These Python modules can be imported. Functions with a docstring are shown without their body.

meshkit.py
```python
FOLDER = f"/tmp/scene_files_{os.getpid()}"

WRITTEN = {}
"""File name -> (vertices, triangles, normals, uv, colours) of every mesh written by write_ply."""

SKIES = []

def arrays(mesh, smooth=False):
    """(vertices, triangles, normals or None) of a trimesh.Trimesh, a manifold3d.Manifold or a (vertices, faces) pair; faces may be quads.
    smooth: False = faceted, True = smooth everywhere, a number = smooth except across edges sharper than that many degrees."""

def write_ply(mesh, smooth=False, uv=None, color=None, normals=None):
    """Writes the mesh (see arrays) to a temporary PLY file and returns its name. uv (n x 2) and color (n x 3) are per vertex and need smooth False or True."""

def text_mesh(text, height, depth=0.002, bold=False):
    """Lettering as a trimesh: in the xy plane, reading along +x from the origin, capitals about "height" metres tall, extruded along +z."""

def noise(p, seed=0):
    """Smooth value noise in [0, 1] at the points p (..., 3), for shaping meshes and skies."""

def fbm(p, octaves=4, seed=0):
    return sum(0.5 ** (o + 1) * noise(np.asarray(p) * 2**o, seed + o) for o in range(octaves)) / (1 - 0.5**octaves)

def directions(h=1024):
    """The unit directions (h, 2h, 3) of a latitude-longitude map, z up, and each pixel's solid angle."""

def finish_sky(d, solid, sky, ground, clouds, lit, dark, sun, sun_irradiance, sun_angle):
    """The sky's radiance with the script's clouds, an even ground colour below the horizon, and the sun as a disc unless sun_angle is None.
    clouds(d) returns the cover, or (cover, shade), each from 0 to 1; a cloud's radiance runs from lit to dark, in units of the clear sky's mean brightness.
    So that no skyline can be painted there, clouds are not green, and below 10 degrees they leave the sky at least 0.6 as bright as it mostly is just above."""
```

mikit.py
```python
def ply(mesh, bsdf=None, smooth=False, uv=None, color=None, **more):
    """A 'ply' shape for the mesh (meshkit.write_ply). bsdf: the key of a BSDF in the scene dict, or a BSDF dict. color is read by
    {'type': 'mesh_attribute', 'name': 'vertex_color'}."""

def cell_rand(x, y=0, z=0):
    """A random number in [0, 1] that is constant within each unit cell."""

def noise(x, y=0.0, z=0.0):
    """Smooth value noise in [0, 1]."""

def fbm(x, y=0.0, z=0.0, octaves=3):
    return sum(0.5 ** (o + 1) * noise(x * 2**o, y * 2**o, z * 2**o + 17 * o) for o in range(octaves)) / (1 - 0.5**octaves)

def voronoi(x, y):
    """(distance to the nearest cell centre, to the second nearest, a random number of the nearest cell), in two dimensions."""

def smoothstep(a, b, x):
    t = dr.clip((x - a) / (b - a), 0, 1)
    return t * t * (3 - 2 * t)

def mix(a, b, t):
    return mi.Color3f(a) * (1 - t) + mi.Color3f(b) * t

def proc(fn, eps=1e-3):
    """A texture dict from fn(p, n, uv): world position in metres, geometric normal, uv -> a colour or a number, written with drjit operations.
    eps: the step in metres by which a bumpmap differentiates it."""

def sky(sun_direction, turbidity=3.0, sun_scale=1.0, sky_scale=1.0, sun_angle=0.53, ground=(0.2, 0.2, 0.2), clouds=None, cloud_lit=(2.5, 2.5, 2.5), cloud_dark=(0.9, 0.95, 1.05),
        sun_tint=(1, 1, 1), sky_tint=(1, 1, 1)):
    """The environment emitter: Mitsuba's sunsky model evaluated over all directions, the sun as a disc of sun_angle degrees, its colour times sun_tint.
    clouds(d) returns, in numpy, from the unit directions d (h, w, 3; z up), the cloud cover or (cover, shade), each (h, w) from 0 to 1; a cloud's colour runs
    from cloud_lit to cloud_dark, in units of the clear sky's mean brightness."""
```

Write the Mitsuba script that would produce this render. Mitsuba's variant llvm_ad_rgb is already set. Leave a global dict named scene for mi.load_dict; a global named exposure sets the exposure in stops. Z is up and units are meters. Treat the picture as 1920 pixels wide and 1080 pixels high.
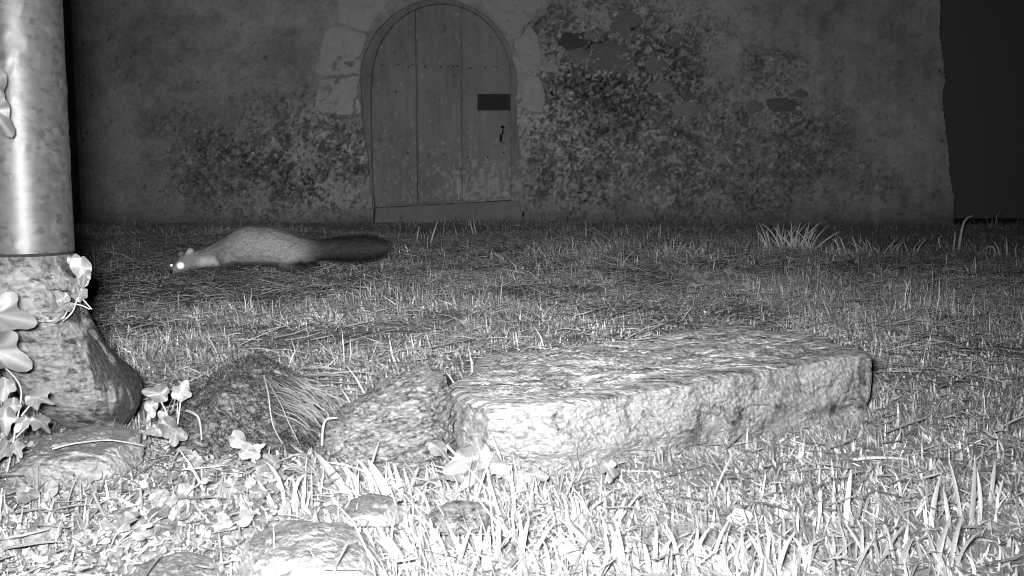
import math, numpy as np, trimesh, shapely, manifold3d as m3, mitsuba as mi, drjit as dr, mikit, meshkit
from shapely.geometry import Polygon, Point
from meshkit import noise, fbm
rng = np.random.default_rng(7)
scene, labels = {}, {}

# ---------------------------------------------------------------- camera, night sky, infrared lamp of the wildlife camera, exposure
T = mi.ScalarTransform4f
F, CAM_H, PITCH = 1900.0, 0.32, math.radians(6.28)          # focal length in pixels of a 1920 wide picture
FW, UP = np.array([0, math.cos(PITCH), -math.sin(PITCH)]), np.array([0, math.sin(PITCH), math.cos(PITCH)])
EYE = np.array([0, 0, CAM_H])
scene['camera'] = {'type': 'perspective', 'fov': math.degrees(2 * math.atan(960 / F)), 'fov_axis': 'x', 'near_clip': 0.05, 'far_clip': 400.0,
                   'to_world': T().look_at(origin=EYE.tolist(), target=(EYE + FW).tolist(), up=[0, 0, 1])}
scene['sky'] = mikit.sky([0.3, -0.6, 0.12], turbidity=3, sun_scale=0.0, sky_scale=0.03, sky_tint=(1.25, 1.0, 0.78), ground=(0.2, 0.2, 0.2))
exposure = 0.0
LAMP_I, LAMP_AIM = 34.0, np.array([-0.045, 1.0, -0.03])
for k in range(8):                                            # the LED cluster beside the lens: eight narrow-beam emitters in two staggered rows
    o = EYE + np.array([-0.064 + 0.0075 * k, 0.0, 0.028 + 0.014 * (k % 2 - 0.5)])
    scene[f'lamp_{k}'] = {'type': 'spot', 'to_world': T().look_at(origin=o.tolist(), target=(o + LAMP_AIM).tolist(), up=[0, 0, 1]),
                          'intensity': {'type': 'rgb', 'value': [LAMP_I / 8] * 3}, 'cutoff_angle': 47.0, 'beam_width': 8.0}


# ---------------------------------------------------------------- helpers
def P(px, py, Y):
    """The point at forward distance Y that a picture position of the survey stands for."""
    px, py, Y = np.broadcast_arrays(np.asarray(px, float), py, Y)
    d = FW * F + np.stack([px - 960, px * 0, px * 0], -1) - UP * (py - 540)[..., None]
    return EYE + d * (Y / d[..., 1])[..., None]


def ss(a, b, x):
    t = np.clip((x - a) / (b - a), 0, 1)
    return t * t * (3 - 2 * t)


ROT = np.linalg.qr(np.array([[0.6, 0.5, -0.62], [-0.7, 0.71, 0.1], [0.45, 0.4, 0.8]]))[0]


def n3(x, y, z=0.0, oct=4, seed=0):
    p = np.stack(np.broadcast_arrays(np.asarray(x, float), y, z), -1)
    out, amp, tot = 0, 1.0, 0
    for k in range(oct):
        out, tot = out + amp * noise(p, seed + 31 * k), tot + amp
        p, amp = (p @ ROT) * 2.03 + 5.7, amp * 0.55
    return out / tot


def rough(x, y, z=0.0, oct=4, seed=0):
    """n3 stretched to use the whole range from 0 to 1."""
    return np.clip((n3(x, y, z, oct, seed) - 0.5) * 1.7 + 0.5, 0, 1)


def ground_z(x, y):
    x, y = np.asarray(x, float), np.asarray(y, float)
    z = 0.035 * (n3(x * 1.1, y * 1.1, 3.3, 3, 5) - 0.5) * ss(0.5, 2.5, y) + 0.014 * (n3(x * 6, y * 6, 1.3, 3, 6) - 0.5)
    z = z + 0.03 * np.exp(-((x - 0.5) / 1.1) ** 2 - ((y - 4.4) / 0.9) ** 2) - 0.07 * ss(0.8, 2.4, x) * ss(1.6, 5, y)
    z = z - 0.017 * np.exp(-((x - 0.22) / 0.30) ** 2 - ((y - 1.04 - 0.35 * x) / 0.13) ** 2)
    return z * (1 - 0.8 * ss(5.6, 6.8, y))


def G(px, py):
    """The ground point at a picture position, and its distance."""
    Y = 1.0
    for _ in range(30):
        p = P(px, py, Y)
        t = math.atan((py - 540) / F) + PITCH
        Y = 0.5 * Y + 0.5 * (CAM_H - float(ground_z(p[0], Y))) / math.tan(max(t, 0.02))
    return P(px, py, Y)


VC = {'type': 'mesh_attribute', 'name': 'vertex_color'}
def diffuse(v): return {'type': 'twosided', 'm': {'type': 'diffuse', 'reflectance': {'type': 'rgb', 'value': [v] * 3}}}
scene['matte'] = {'type': 'twosided', 'm': {'type': 'diffuse', 'reflectance': VC}}
scene['sheen'] = {'type': 'twosided', 'm': {'type': 'principled', 'base_color': VC, 'roughness': 0.5, 'specular': 0.5}}
scene['damp'] = {'type': 'twosided', 'm': {'type': 'principled', 'base_color': VC, 'roughness': 0.62, 'specular': 0.3}}
def R3(p, s, o=3, off=0.0):
    """Rotated fractal noise of the position, s cells per metre."""
    return mikit.fbm((0.62 * p.x + 0.55 * p.y - 0.56 * p.z) * s + off, (-0.72 * p.x + 0.69 * p.y - 0.12 * p.z) * s + 3 * off, (0.32 * p.x + 0.47 * p.y + 0.82 * p.z) * s - off, o)
def R3v(p, sx, sy, sz, o=3, off=0.0): return R3(mi.Point3f(p.x * sx, p.y * sy, p.z * sz), 1.0, o, off)
def veins(p, s, off, w=0.05): return 1 - mikit.smoothstep(0.0, w, dr.abs(R3(p, s, 3, off) - 0.5))
SA = math.atan2(0.19, 0.48)
CA, SN = math.cos(SA - 0.42), math.sin(SA - 0.42)             # direction of the cleavage lines on the slab
def slab_col(p, n, uv):
    wob = 0.012 * (R3(p, 14, 2, 4.4) - 0.5)
    cu, cw = p.x * CA + p.y * SN, -p.x * SN + p.y * CA + wob
    a, b = mikit.fbm(cu * 14, cw * 190, p.z * 30, 4), mikit.fbm(cu * 34 + 7, cw * 380, p.z * 60, 3)
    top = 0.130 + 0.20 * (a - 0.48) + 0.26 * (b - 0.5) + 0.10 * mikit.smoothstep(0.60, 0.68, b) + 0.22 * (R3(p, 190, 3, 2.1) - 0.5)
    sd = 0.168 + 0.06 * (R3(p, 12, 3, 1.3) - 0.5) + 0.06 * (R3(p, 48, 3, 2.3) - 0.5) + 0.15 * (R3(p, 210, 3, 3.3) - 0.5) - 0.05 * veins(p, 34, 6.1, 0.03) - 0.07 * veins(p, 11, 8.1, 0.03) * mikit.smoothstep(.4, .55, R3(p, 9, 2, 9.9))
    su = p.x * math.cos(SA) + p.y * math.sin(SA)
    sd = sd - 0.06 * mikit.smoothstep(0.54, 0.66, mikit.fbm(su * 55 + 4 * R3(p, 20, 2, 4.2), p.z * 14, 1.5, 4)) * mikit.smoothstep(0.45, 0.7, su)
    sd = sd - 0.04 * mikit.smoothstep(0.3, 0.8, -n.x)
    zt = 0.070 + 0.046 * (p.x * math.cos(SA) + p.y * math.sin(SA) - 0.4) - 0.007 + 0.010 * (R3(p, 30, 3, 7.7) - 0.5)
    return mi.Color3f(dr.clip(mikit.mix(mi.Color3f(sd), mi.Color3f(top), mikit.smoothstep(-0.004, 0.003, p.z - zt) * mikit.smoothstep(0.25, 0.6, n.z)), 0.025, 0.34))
def slab_relief(p, n, uv): return 0.2 * R3(p, 60, 3, 5.5) + 0.8 * R3(p, 260, 3, 3.5)
def rock_col(base, amp, layer=0.0):
    def f(p, n, uv):
        v = base + amp * ((R3(p, 26, 3, 1.7) - 0.5) * 0.6 + (R3(p, 90, 3, 2.7) - 0.5) * 1.0 + (R3(p, 260, 2, 4.7) - 0.5) * 1.8) - 0.4 * base * veins(p, 40, 3.9, 0.03)
        if layer:
            v = v + layer * (mikit.fbm(p.x * 85 + p.z * 36, p.y * 110, (p.z * 0.93 - p.x * 0.37) * 420, 3) - 0.5)
        return mi.Color3f(dr.clip(v, 0.015, 0.5))
    return f
def foot_tex(p, n, uv):
    m, fi = R3(p, 22, 3, 1.1), R3v(p, 100, 100, 240, 4, 2.2)
    a = 0.100 + 0.15 * (m - 0.5) + 0.15 * (fi - 0.5) + 0.09 * (R3(p, 200, 2, 3.1) - 0.5)
    bare = mikit.smoothstep(0.0, 0.012, p.x + 0.555 - 0.30 * (0.255 - p.z) - 0.05 * (m - 0.5)) * mikit.smoothstep(0.25, 0.20, p.z) * mikit.smoothstep(0.30, 0.42, R3v(p, 60, 60, 18, 3, 5.2))
    a = mikit.mix(mi.Color3f(a), mi.Color3f(0.022 + 0.02 * (fi - 0.5)), bare)
    plain = mikit.smoothstep(0.215, 0.245, p.z + 0.05 * (m - 0.5))
    a = mikit.mix(a, mi.Color3f(0.075 + 0.04 * (m - 0.5) + 0.04 * (fi - 0.5)), plain)
    return mi.Color3f(dr.clip(a - 0.05 * mikit.smoothstep(0.58, 0.64, R3v(p, 80, 80, 170, 3, 6.6)), 0.02, 0.5))
def pipe_tex(p, n, uv):
    a = 0.046 + 0.03 * (mikit.fbm(p.x * 20, p.y * 20, p.z * 6, 3) - 0.5) + 0.03 * (R3(p, 120, 2, 1.9) - 0.5)
    low = mikit.smoothstep(0.50, 0.25, p.z)
    peel = mikit.smoothstep(0.60, 0.66, R3(p, 75, 4, 2.9) + 0.07 * low - 0.04)
    return mi.Color3f(dr.clip(a + 0.012 * peel - 0.018 * mikit.smoothstep(0.60, 0.66, R3v(p, 90, 90, 140, 3, 4.1)), 0.03, 0.5))
def stone_bsdf(col, h, sc): return {'type': 'bumpmap', 'relief': mikit.proc(sc, 5e-4), 'scale': h, 'bsdf': {'type': 'twosided', 'm': {'type': 'principled', 'base_color': mikit.proc(col), 'roughness': 0.6, 'specular': 0.3}}}
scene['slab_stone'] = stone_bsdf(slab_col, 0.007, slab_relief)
scene['dark_rock'] = stone_bsdf(rock_col(0.045, 0.07), 0.008, slab_relief)
scene['grey_rock'] = stone_bsdf(rock_col(0.090, 0.08, 0.16), 0.008, slab_relief)
def pale_col(p, n, uv):
    m = R3(p, 45, 4, 8.2)
    v = 0.16 + 0.14 * (m - 0.5) + 0.14 * (R3(p, 160, 3, 4.7) - 0.5)
    moss = mikit.smoothstep(0.45, 0.62, 0.75 * n.z + 0.7 * (m - 0.5))
    return mi.Color3f(dr.clip(v * (1 - 0.62 * moss) + 0.05 * moss * R3(p, 300, 2, 1.2), 0.03, 0.5))
scene['pale_rock'] = stone_bsdf(pale_col, 0.006, slab_relief)
scene['foot_crust'] = stone_bsdf(foot_tex, 0.004, slab_relief)
scene['metal'] = {'type': 'twosided', 'm': {'type': 'principled', 'base_color': mikit.proc(pipe_tex), 'roughness': 0.45, 'metallic': 0.0, 'specular': 0.4}}
scene['iron'] = {'type': 'twosided', 'm': {'type': 'principled', 'base_color': {'type': 'rgb', 'value': [0.04] * 3}, 'roughness': 0.7, 'metallic': 0.3}}
scene['hole'] = diffuse(0.02)
scene['eyeshine'] = {'type': 'roughconductor', 'distribution': 'ggx', 'alpha': 0.33, 'material': 'Ag'}
scene['wet'] = {'type': 'roughconductor', 'distribution': 'ggx', 'alpha': 0.2, 'material': 'Ag'}


def key(name):
    if name not in scene and name not in labels:
        return name
    k = 1
    while f'{name}_{k:03d}' in scene or f'{name}_{k:03d}' in labels:
        k += 1
    return f'{name}_{k:03d}'


def put(name, mesh, bsdf, color=0.4, smooth=True, parent=None, label=None, cat=None, group=None, kind=None):
    k = key((parent + '__' if parent else '') + name)
    if isinstance(mesh, (tuple, list)):
        mesh = trimesh.Trimesh(np.asarray(mesh[0], float), np.asarray(mesh[1], int), process=False)
    if callable(color):
        color = color(np.asarray(mesh.vertices))
    color = np.asarray(color, float)
    if bsdf not in ('matte', 'sheen', 'damp'):
        c = None
    else:
        c = np.repeat(np.broadcast_to(color, (len(mesh.vertices),))[:, None], 3, 1)
        if smooth not in (True, False):
            smooth = True
    scene[k] = mikit.ply(mesh, bsdf, smooth=smooth, color=c)
    say(k, label, cat, group, kind)
    return k


def say(k, label=None, cat=None, group=None, kind=None):
    d = {a: b for a, b in (('label', label), ('category', cat), ('group', group), ('kind', kind)) if b}
    if d:
        labels[k] = d


def thing(name, label, cat, group=None):
    k = key(name)
    say(k, label, cat, group)
    return k


def mf(man):
    m = man.to_mesh()
    return trimesh.Trimesh(np.array(m.vert_properties[:, :3], float), np.array(m.tri_verts), process=False)


def man_of(t):
    return m3.Manifold(m3.Mesh(np.asarray(t.vertices, np.float32), np.asarray(t.faces, np.uint32)))


def ball(p, r):
    return m3.Manifold.sphere(r, 14).translate([float(v) for v in p])


def bone(a, ra, b, rb):
    return m3.Manifold.batch_hull([ball(a, ra), ball(b, rb)])


def smooth_union(parts, edge, it=12):
    u = m3.Manifold.batch_boolean(parts, m3.OpType.Add).refine_to_length(edge)
    t = mf(u)
    t.merge_vertices()
    trimesh.smoothing.filter_taubin(t, lamb=0.6, nu=0.5, iterations=it)
    return t


def sheet(pts, Y0, depth, edge, jitter=0.0, seed=0):
    """A block with the outline pts (x, z), its face at distance Y0 and depth metres deep, finely divided."""
    cs = m3.CrossSection([np.asarray(pts, float)[:, :2].tolist()])
    if cs.area() < 1e-9:
        cs = m3.CrossSection([np.asarray(pts, float)[::-1, :2].tolist()])
    t = mf(m3.Manifold.extrude(cs, depth).refine_to_length(edge))
    v = t.vertices
    w = np.stack([v[:, 0], Y0 + depth - v[:, 2], v[:, 1]], 1)
    if jitter:
        w = w + jitter * 2 * (np.stack([n3(w[:, 0] * 25, w[:, 2] * 25, 9 * k + w[:, 1] * 25, 3, seed + k) for k in range(3)], 1) - 0.5)
    return trimesh.Trimesh(w, t.faces, process=False)


def wallpts(px, Y):
    return [(P(a, b, Y)[0], P(a, b, Y)[2]) for a, b in px]


# ---------------------------------------------------------------- setting: the ground
gx = np.unique(np.round(np.concatenate([np.linspace(-80, -5, 20), np.arange(-5, -1.2, 0.05), np.arange(-1.2, 1.2, 0.015), np.arange(1.2, 5, 0.05), np.linspace(5, 80, 20)]), 4))
gy = np.unique(np.round(np.concatenate([np.linspace(-60, -0.5, 12), np.arange(-0.5, 0.5, 0.05), np.arange(0.5, 2.4, 0.012), np.arange(2.4, 7.6, 0.04), np.linspace(7.6, 120, 30)]), 4))
X, Y = np.meshgrid(gx, gy)
Z = ground_z(X, Y) + 0.010 * (n3(X * 28, Y * 28, 0.2, 3, 8) - 0.5) * (Y < 3)
i = np.arange(X.size).reshape(X.shape)
quads = np.stack([i[:-1, :-1], i[:-1, 1:], i[1:, 1:], i[1:, :-1]], -1).reshape(-1, 4)
def tris(q): return np.vstack([q[:, [0, 1, 2]], q[:, [0, 2, 3]]])
soil = 0.15 + 0.14 * n3(X * 9, Y * 9, 0.5, 4, 3).ravel() + 0.12 * ss(0.62, 0.8, n3(X * 60, Y * 60, 0.5, 2, 4)).ravel()
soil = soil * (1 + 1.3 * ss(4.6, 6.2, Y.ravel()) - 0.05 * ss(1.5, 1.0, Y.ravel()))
put('ground', (np.stack([X, Y, Z], -1).reshape(-1, 3), tris(quads)), 'matte', soil, True, kind='structure', label='dark bare soil of the yard between the grass')

# ---------------------------------------------------------------- the old building: rendered wall, arched door, dark doorway
WY = 7.0
bld = thing('old_building', 'old rendered stone building with a low arched plank door and an open black doorway', 'building')
arch_px = [(705, 425), (700, 390), (690, 300), (682, 230)] + [(822 + 145 * math.cos(t), 152 - 153 * math.sin(t)) for t in np.linspace(math.pi, 0, 30)] + [(970, 230), (975, 300), (980, 380), (982, 425)]
arch = Polygon(wallpts(arch_px, WY))
gap_px = [(1758, -900), (1760, -60), (1766, 60), (1771, 130), (1775, 200), (1779, 260), (1781, 300), (1788, 350), (1788, 421), (2350, 421), (2350, -900)]
gap = Polygon(wallpts(gap_px, WY))
wx = np.unique(np.round(np.concatenate([np.linspace(-7, -3.7, 40), np.arange(-3.7, 3.75, 0.008), np.linspace(3.76, 7, 40)]), 5))
wz = np.unique(np.round(np.concatenate([np.arange(-0.24, -0.1, 0.03), np.arange(-0.1, 1.62, 0.008), np.linspace(1.63, 4.2, 40)]), 5))
X, Z = np.meshgrid(wx, wz)
x, z = X.ravel(), Z.ravel()
# the same wall in survey units, for the centres of the worn areas
d_ = np.stack([x, x * 0 + WY, z - CAM_H], 1)
sx, sy = 960 + F * d_[:, 0] / (d_ @ FW), 540 - F * (d_ @ UP) / (d_ @ FW)
def blob(cx, cy, rx, ry): return np.exp(-((sx - cx) / rx) ** 2 - ((sy - cy) / ry) ** 2)
wear = np.clip(1.0 * blob(1110, 120, 120, 150) + 0.75 * blob(1270, 170, 170, 140) + 0.95 * blob(1050, 320, 90, 90) + 1.1 * blob(610, 310, 110, 100) + 0.6 * blob(440, 290, 140, 120)
               + 0.5 * blob(1480, 200, 110, 100) + 0.75 * blob(1250, 320, 220, 90) + 0.45 * blob(1500, 330, 160, 80) + 0.25 * blob(1700, 330, 90, 70) + 0.2 * blob(330, 380, 250, 40), 0, 1)
wear = np.clip(wear * (0.1 + 1.5 * rough(x * 3.5, z * 4.5, 0, 5, 11)), 0, 1)
broad = rough(x * 1.5, z * 2.0, 0.7, 5, 12)
mid = rough(x * 10, z * 11, 0.7, 5, 13)
lump = rough(x * 5, z * 6.5, 2.7, 5, 14)
grain = n3(x * 70, z * 70, 0.4, 2, 15)
wx_, wz_ = x + 0.03 * (mid - 0.5), z + 0.03 * (lump - 0.5)
patch = ss(0.50, 0.62, lump + 0.25 * (mid - 0.5)) * ss(0.15, 0.6, wear)             # plaster gone, darker rubble shows
pits = np.maximum(ss(0.58, 0.70, rough(wx_ * 26, wz_ * 28, 0.4, 5, 16) - 0.18 + 0.22 * wear), ss(0.60, 0.70, rough(wx_ * 58, wz_ * 58, 2.4, 2, 21) - 0.14 + 0.2 * wear)) * ss(0.06, 0.35, wear)
specks = ss(0.58, 0.70, rough(wx_ * 46, wz_ * 46, 5.4, 4, 17) - 0.17 + 0.22 * wear) * ss(0.08, 0.4, wear) * (1 - pits)
strong = np.clip(0.48 + 0.45 * blob(1050, 200, 110, 260) + 0.5 * blob(1230, 130, 130, 110) + 0.5 * blob(600, 310, 130, 110) + 0.25 * blob(430, 290, 110, 100) + 0.25 * blob(1300, 330, 160, 80) + 0.35 * blob(1470, 190, 60, 50), 0.35, 1)
pits, specks, patch = pits * strong, specks * (0.3 + 0.7 * strong), patch * (0.5 + 0.5 * strong)
few = ss(0.86, 0.92, rough(x * 30, z * 32, 8.4, 3, 18)) * ss(-200, 150, sy)
streak = rough(x * 22, z * 1.6, 3.1, 3, 19)
alb = 0.37 + 0.26 * (broad - 0.5) + 0.22 * (mid - 0.5) + 0.08 * (streak - 0.5) * ss(1300, 1500, sx) + 0.26 * (grain - 0.5)
alb *= (1 - 0.36 * patch) * (1 - 0.62 * pits) * (1 - 0.6 * few)
alb = alb + 0.26 * specks + 0.30 * wear * (grain - 0.5)
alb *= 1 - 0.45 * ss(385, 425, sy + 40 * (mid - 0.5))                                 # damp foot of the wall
alb = alb * (1 + 0.15 * ss(1580, 1640, sx + 10 * (mid - .5)) * ss(60, 20, np.abs(sy - 200)))
dep = 0.010 * (broad - 0.5) * 2 + 0.006 * (mid - 0.5) + 0.009 * patch + 0.010 * pits - 0.004 * specks + 0.006 * few + 0.0015 * (grain - 0.5)
xj, zj = x + 0.008 * (mid - 0.5) * 2, z + 0.008 * (grain - 0.5)
in_arch = shapely.contains_xy(arch, xj, zj)
in_gap = shapely.contains_xy(gap, x + 0.07 * (n3(x * 0 + 3, z * 6, 0, 5, 20) - .5), zj)
yy = WY + dep
yy = np.where(in_arch, WY + 0.16, yy)
yy = np.where(in_gap, WY + 0.9, yy)
alb = np.where(in_gap, 0.17, np.clip(alb, 0.03, 0.75))
i = np.arange(X.size).reshape(X.shape)
quads = np.stack([i[:-1, :-1], i[:-1, 1:], i[1:, 1:], i[1:, :-1]], -1).reshape(-1, 4)
v = np.stack([x, yy, z], 1)
edge = np.concatenate([i[:, 0], i[-1, 1:], i[::-1, -1][1:]])                          # the ends and the top go back to the far side
vb = v[edge].copy(); vb[:, 1] = WY + 3.2
nb = len(v) + np.arange(len(edge))
skirt = np.stack([edge[:-1], edge[1:], nb[1:], nb[:-1]], 1)
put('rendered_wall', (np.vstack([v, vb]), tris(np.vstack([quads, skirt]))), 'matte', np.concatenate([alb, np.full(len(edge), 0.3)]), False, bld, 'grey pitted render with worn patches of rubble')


def stonecol(base, amp, sc, seed):
    return lambda q: np.clip(base + amp * (n3(q[:, 0] * sc, q[:, 2] * sc, q[:, 1] * sc, 4, seed) - 0.5) * 2 - 0.28 * base * ss(0.74, 0.79, n3(q[:, 0] * 30, q[:, 2] * 30, 1, 3, seed + 1)) + 0.25 * base * (n3(q[:, 0] * 70, q[:, 2] * 70, 2, 2, seed + 3) - .5), 0.02, 0.8)


blocks = [[(640, -70), (720, -70), (742, -12), (712, 22), (690, 60), (632, 43), (634, 0)],
          [(630, 47), (688, 64), (676, 110), (674, 137), (612, 143), (590, 138), (600, 90), (610, 54)],
          [(597, 150), (674, 143), (676, 212), (640, 216), (589, 205)],
          [(905, -70), (1000, -70), (1012, -6), (992, 40), (960, 78), (930, 36), (900, 8)],
          [(962, 82), (994, 46), (1010, 72), (1016, 118), (1004, 134), (976, 138), (974, 110)],
          [(978, 142), (1010, 142), (1022, 176), (1018, 214), (992, 208), (978, 200)]]
for k, b in enumerate(blocks):
    put('jamb_stone', sheet(wallpts(b, WY), WY - 0.007, 0.12, 0.014, 0.011, 30 + k), 'matte', stonecol(0.50 if k < 3 else 0.45, 0.05, 14, 40 + k), True, bld, 'smooth pale stone block beside the arch' if k == 1 else None)
for k, (cx, cy, rx, ry, a, pr) in enumerate([(1143, 111, 44, 31, .17, .002), (1172, 46, 31, 27, .19, .004), (1076, 78, 24, 15, .09, .004), (1232, 121, 24, 22, .20, .004), (1268, 74, 15, 16, .2, .006), (1187, 50, 12, 12, .04, .010),
                                             (1466, 196, 32, 14, .15, .004), (1108, 66, 11, 9, .22, .006), (1415, 200, 18, 12, .22, .004), (1085, 108, 20, 14, .2, .004), (1240, 165, 26, 14, .24, .002), (1500, 176, 14, 9, .2, .004), (1290, 205, 30, 16, .25, .002)]):
    s = trimesh.creation.icosphere(4)
    q = s.vertices * np.array([rx * WY / F, 0.02, ry * WY / F]) * (0.62 + 0.8 * fbm(s.vertices * 2.6 + k, 4, k))[:, None]
    q = q + P(cx, cy, WY + 0.012 + pr * 0.3)
    put('rubble_stone', (q, s.faces), 'matte', stonecol(a * 1.2, 0.03, 30, 60 + k), True, bld)

DY = WY + 0.075
def door_shape(x0, x1):
    p = [(704, 386), (700, 340), (696, 250), (695, 160)] + [(828 + 133 * math.cos(t), 152 - 146 * math.sin(t)) for t in np.linspace(math.pi, 0, 30)] + [(961, 250), (962, 340), (962, 371)]
    return Polygon(wallpts(p, DY)).intersection(shapely.box(P(x0, 0, DY)[0], -1, P(x1, 0, DY)[0], 4))
def door_color(q):
    x, z = q[:, 0], q[:, 2]
    d = np.stack([x, x * 0 + DY, z - CAM_H], 1)
    a, b = 960 + F * d[:, 0] / (d @ FW), 540 - F * (d @ UP) / (d @ FW)
    g = n3(x * 40, z * 4, 0.3, 4, 70)
    peel = ss(0.52, 0.66, rough(x * 62, z * 40, 0.3, 5, 71) - .2 + 0.26 * np.exp(-((a - 915) / 90) ** 2 - ((b - 345) / 50) ** 2) + 0.14 * ss(200, 340, b) - 0.06)
    dots = ss(0.80, 0.86, rough(x * 40, z * 40, 4.3, 2, 72))
    return np.clip(0.245 + 0.16 * (g - .5) + 0.11 * (n3(x * 5, z * 5, 0, 3, 73) - .5) + 0.17 * peel - 0.05 * dots, 0.03, 0.7)
door = bld + '__door'
say(door, 'low grey arched plank door with peeling paint')
for x0, x1 in ((690, 778.4), (780, 864.4), (865.8, 966)):
    put('plank', sheet(np.array(door_shape(x0, x1).exterior.coords)[:-1], DY, 0.04, 0.011, 0.0012, 80), 'damp', door_color, True, door)
ring = arch.buffer(0.014).intersection(shapely.box(-9, P(0, 398, WY)[2], 9, 9)).difference(Polygon(wallpts([(701, 430)] + [(704, 386), (700, 340), (698, 250), (697, 160)] + [(828 + 129 * math.cos(t), 152 - 143 * math.sin(t)) for t in np.linspace(math.pi, 0, 30)] + [(957, 250), (958, 430)], DY)))
ring = max(getattr(ring, 'geoms', [ring]), key=lambda g: g.area)
put('frame', sheet(np.array(ring.exterior.coords)[:-1], WY + 0.024, 0.12, 0.014, 0.002, 81), 'damp', lambda q: door_color(q) * 0.88, True, door)
put('sill', sheet(wallpts([(704, 390), (962, 376), (975, 377), (985, 440), (700, 440)], WY), WY + 0.012, 0.2, 0.014, 0.006, 82), 'matte', stonecol(0.27, 0.05, 12, 83), True, door, 'sloping stone sill under the door')
for a, b in [(692, 118), (688, 124), (717, 122), (747, 121), (766, 125), (772, 121), (797, 125), (827, 125), (850, 125), (857, 124), (883, 128), (910, 126), (930, 126), (742, 172), (765, 287), (803, 292), (832, 290), (878, 295), (914, 295), (945, 240), (958, 263), (944, 286)]:
    s = trimesh.creation.icosphere(2)
    put('nail', (s.vertices * [0.0062, 0.005, 0.0062] + P(a, b, DY), s.faces), 'iron', parent=door)
lk = door + '__lock_case'
def pxbox(x0, y0, x1, y1, Y0, dep, e=0.02): return sheet(wallpts([(x0, y1), (x1, y1), (x1, y0), (x0, y0)], Y0), Y0, dep, e)
put('lock_case', pxbox(897, 178, 955, 205, DY - 0.022, 0.03), 'matte', lambda q: 0.035 + 0.03 * n3(q[:, 0] * 30, q[:, 2] * 60, 0, 3, 90), False, door, 'dark rectangular iron lock case')
for q in ((895, 176, 957, 179.5), (895, 203.5, 957, 207), (895, 179.5, 898.5, 203.5), (953.5, 179.5, 957, 203.5)):
    put('lock_rim', pxbox(*q, DY - 0.026, 0.03), 'iron', smooth=False, parent=door)
put('lock_bolt', pxbox(957, 187.5, 963, 191, DY - 0.012, 0.01), 'iron', smooth=False, parent=door)
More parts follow.
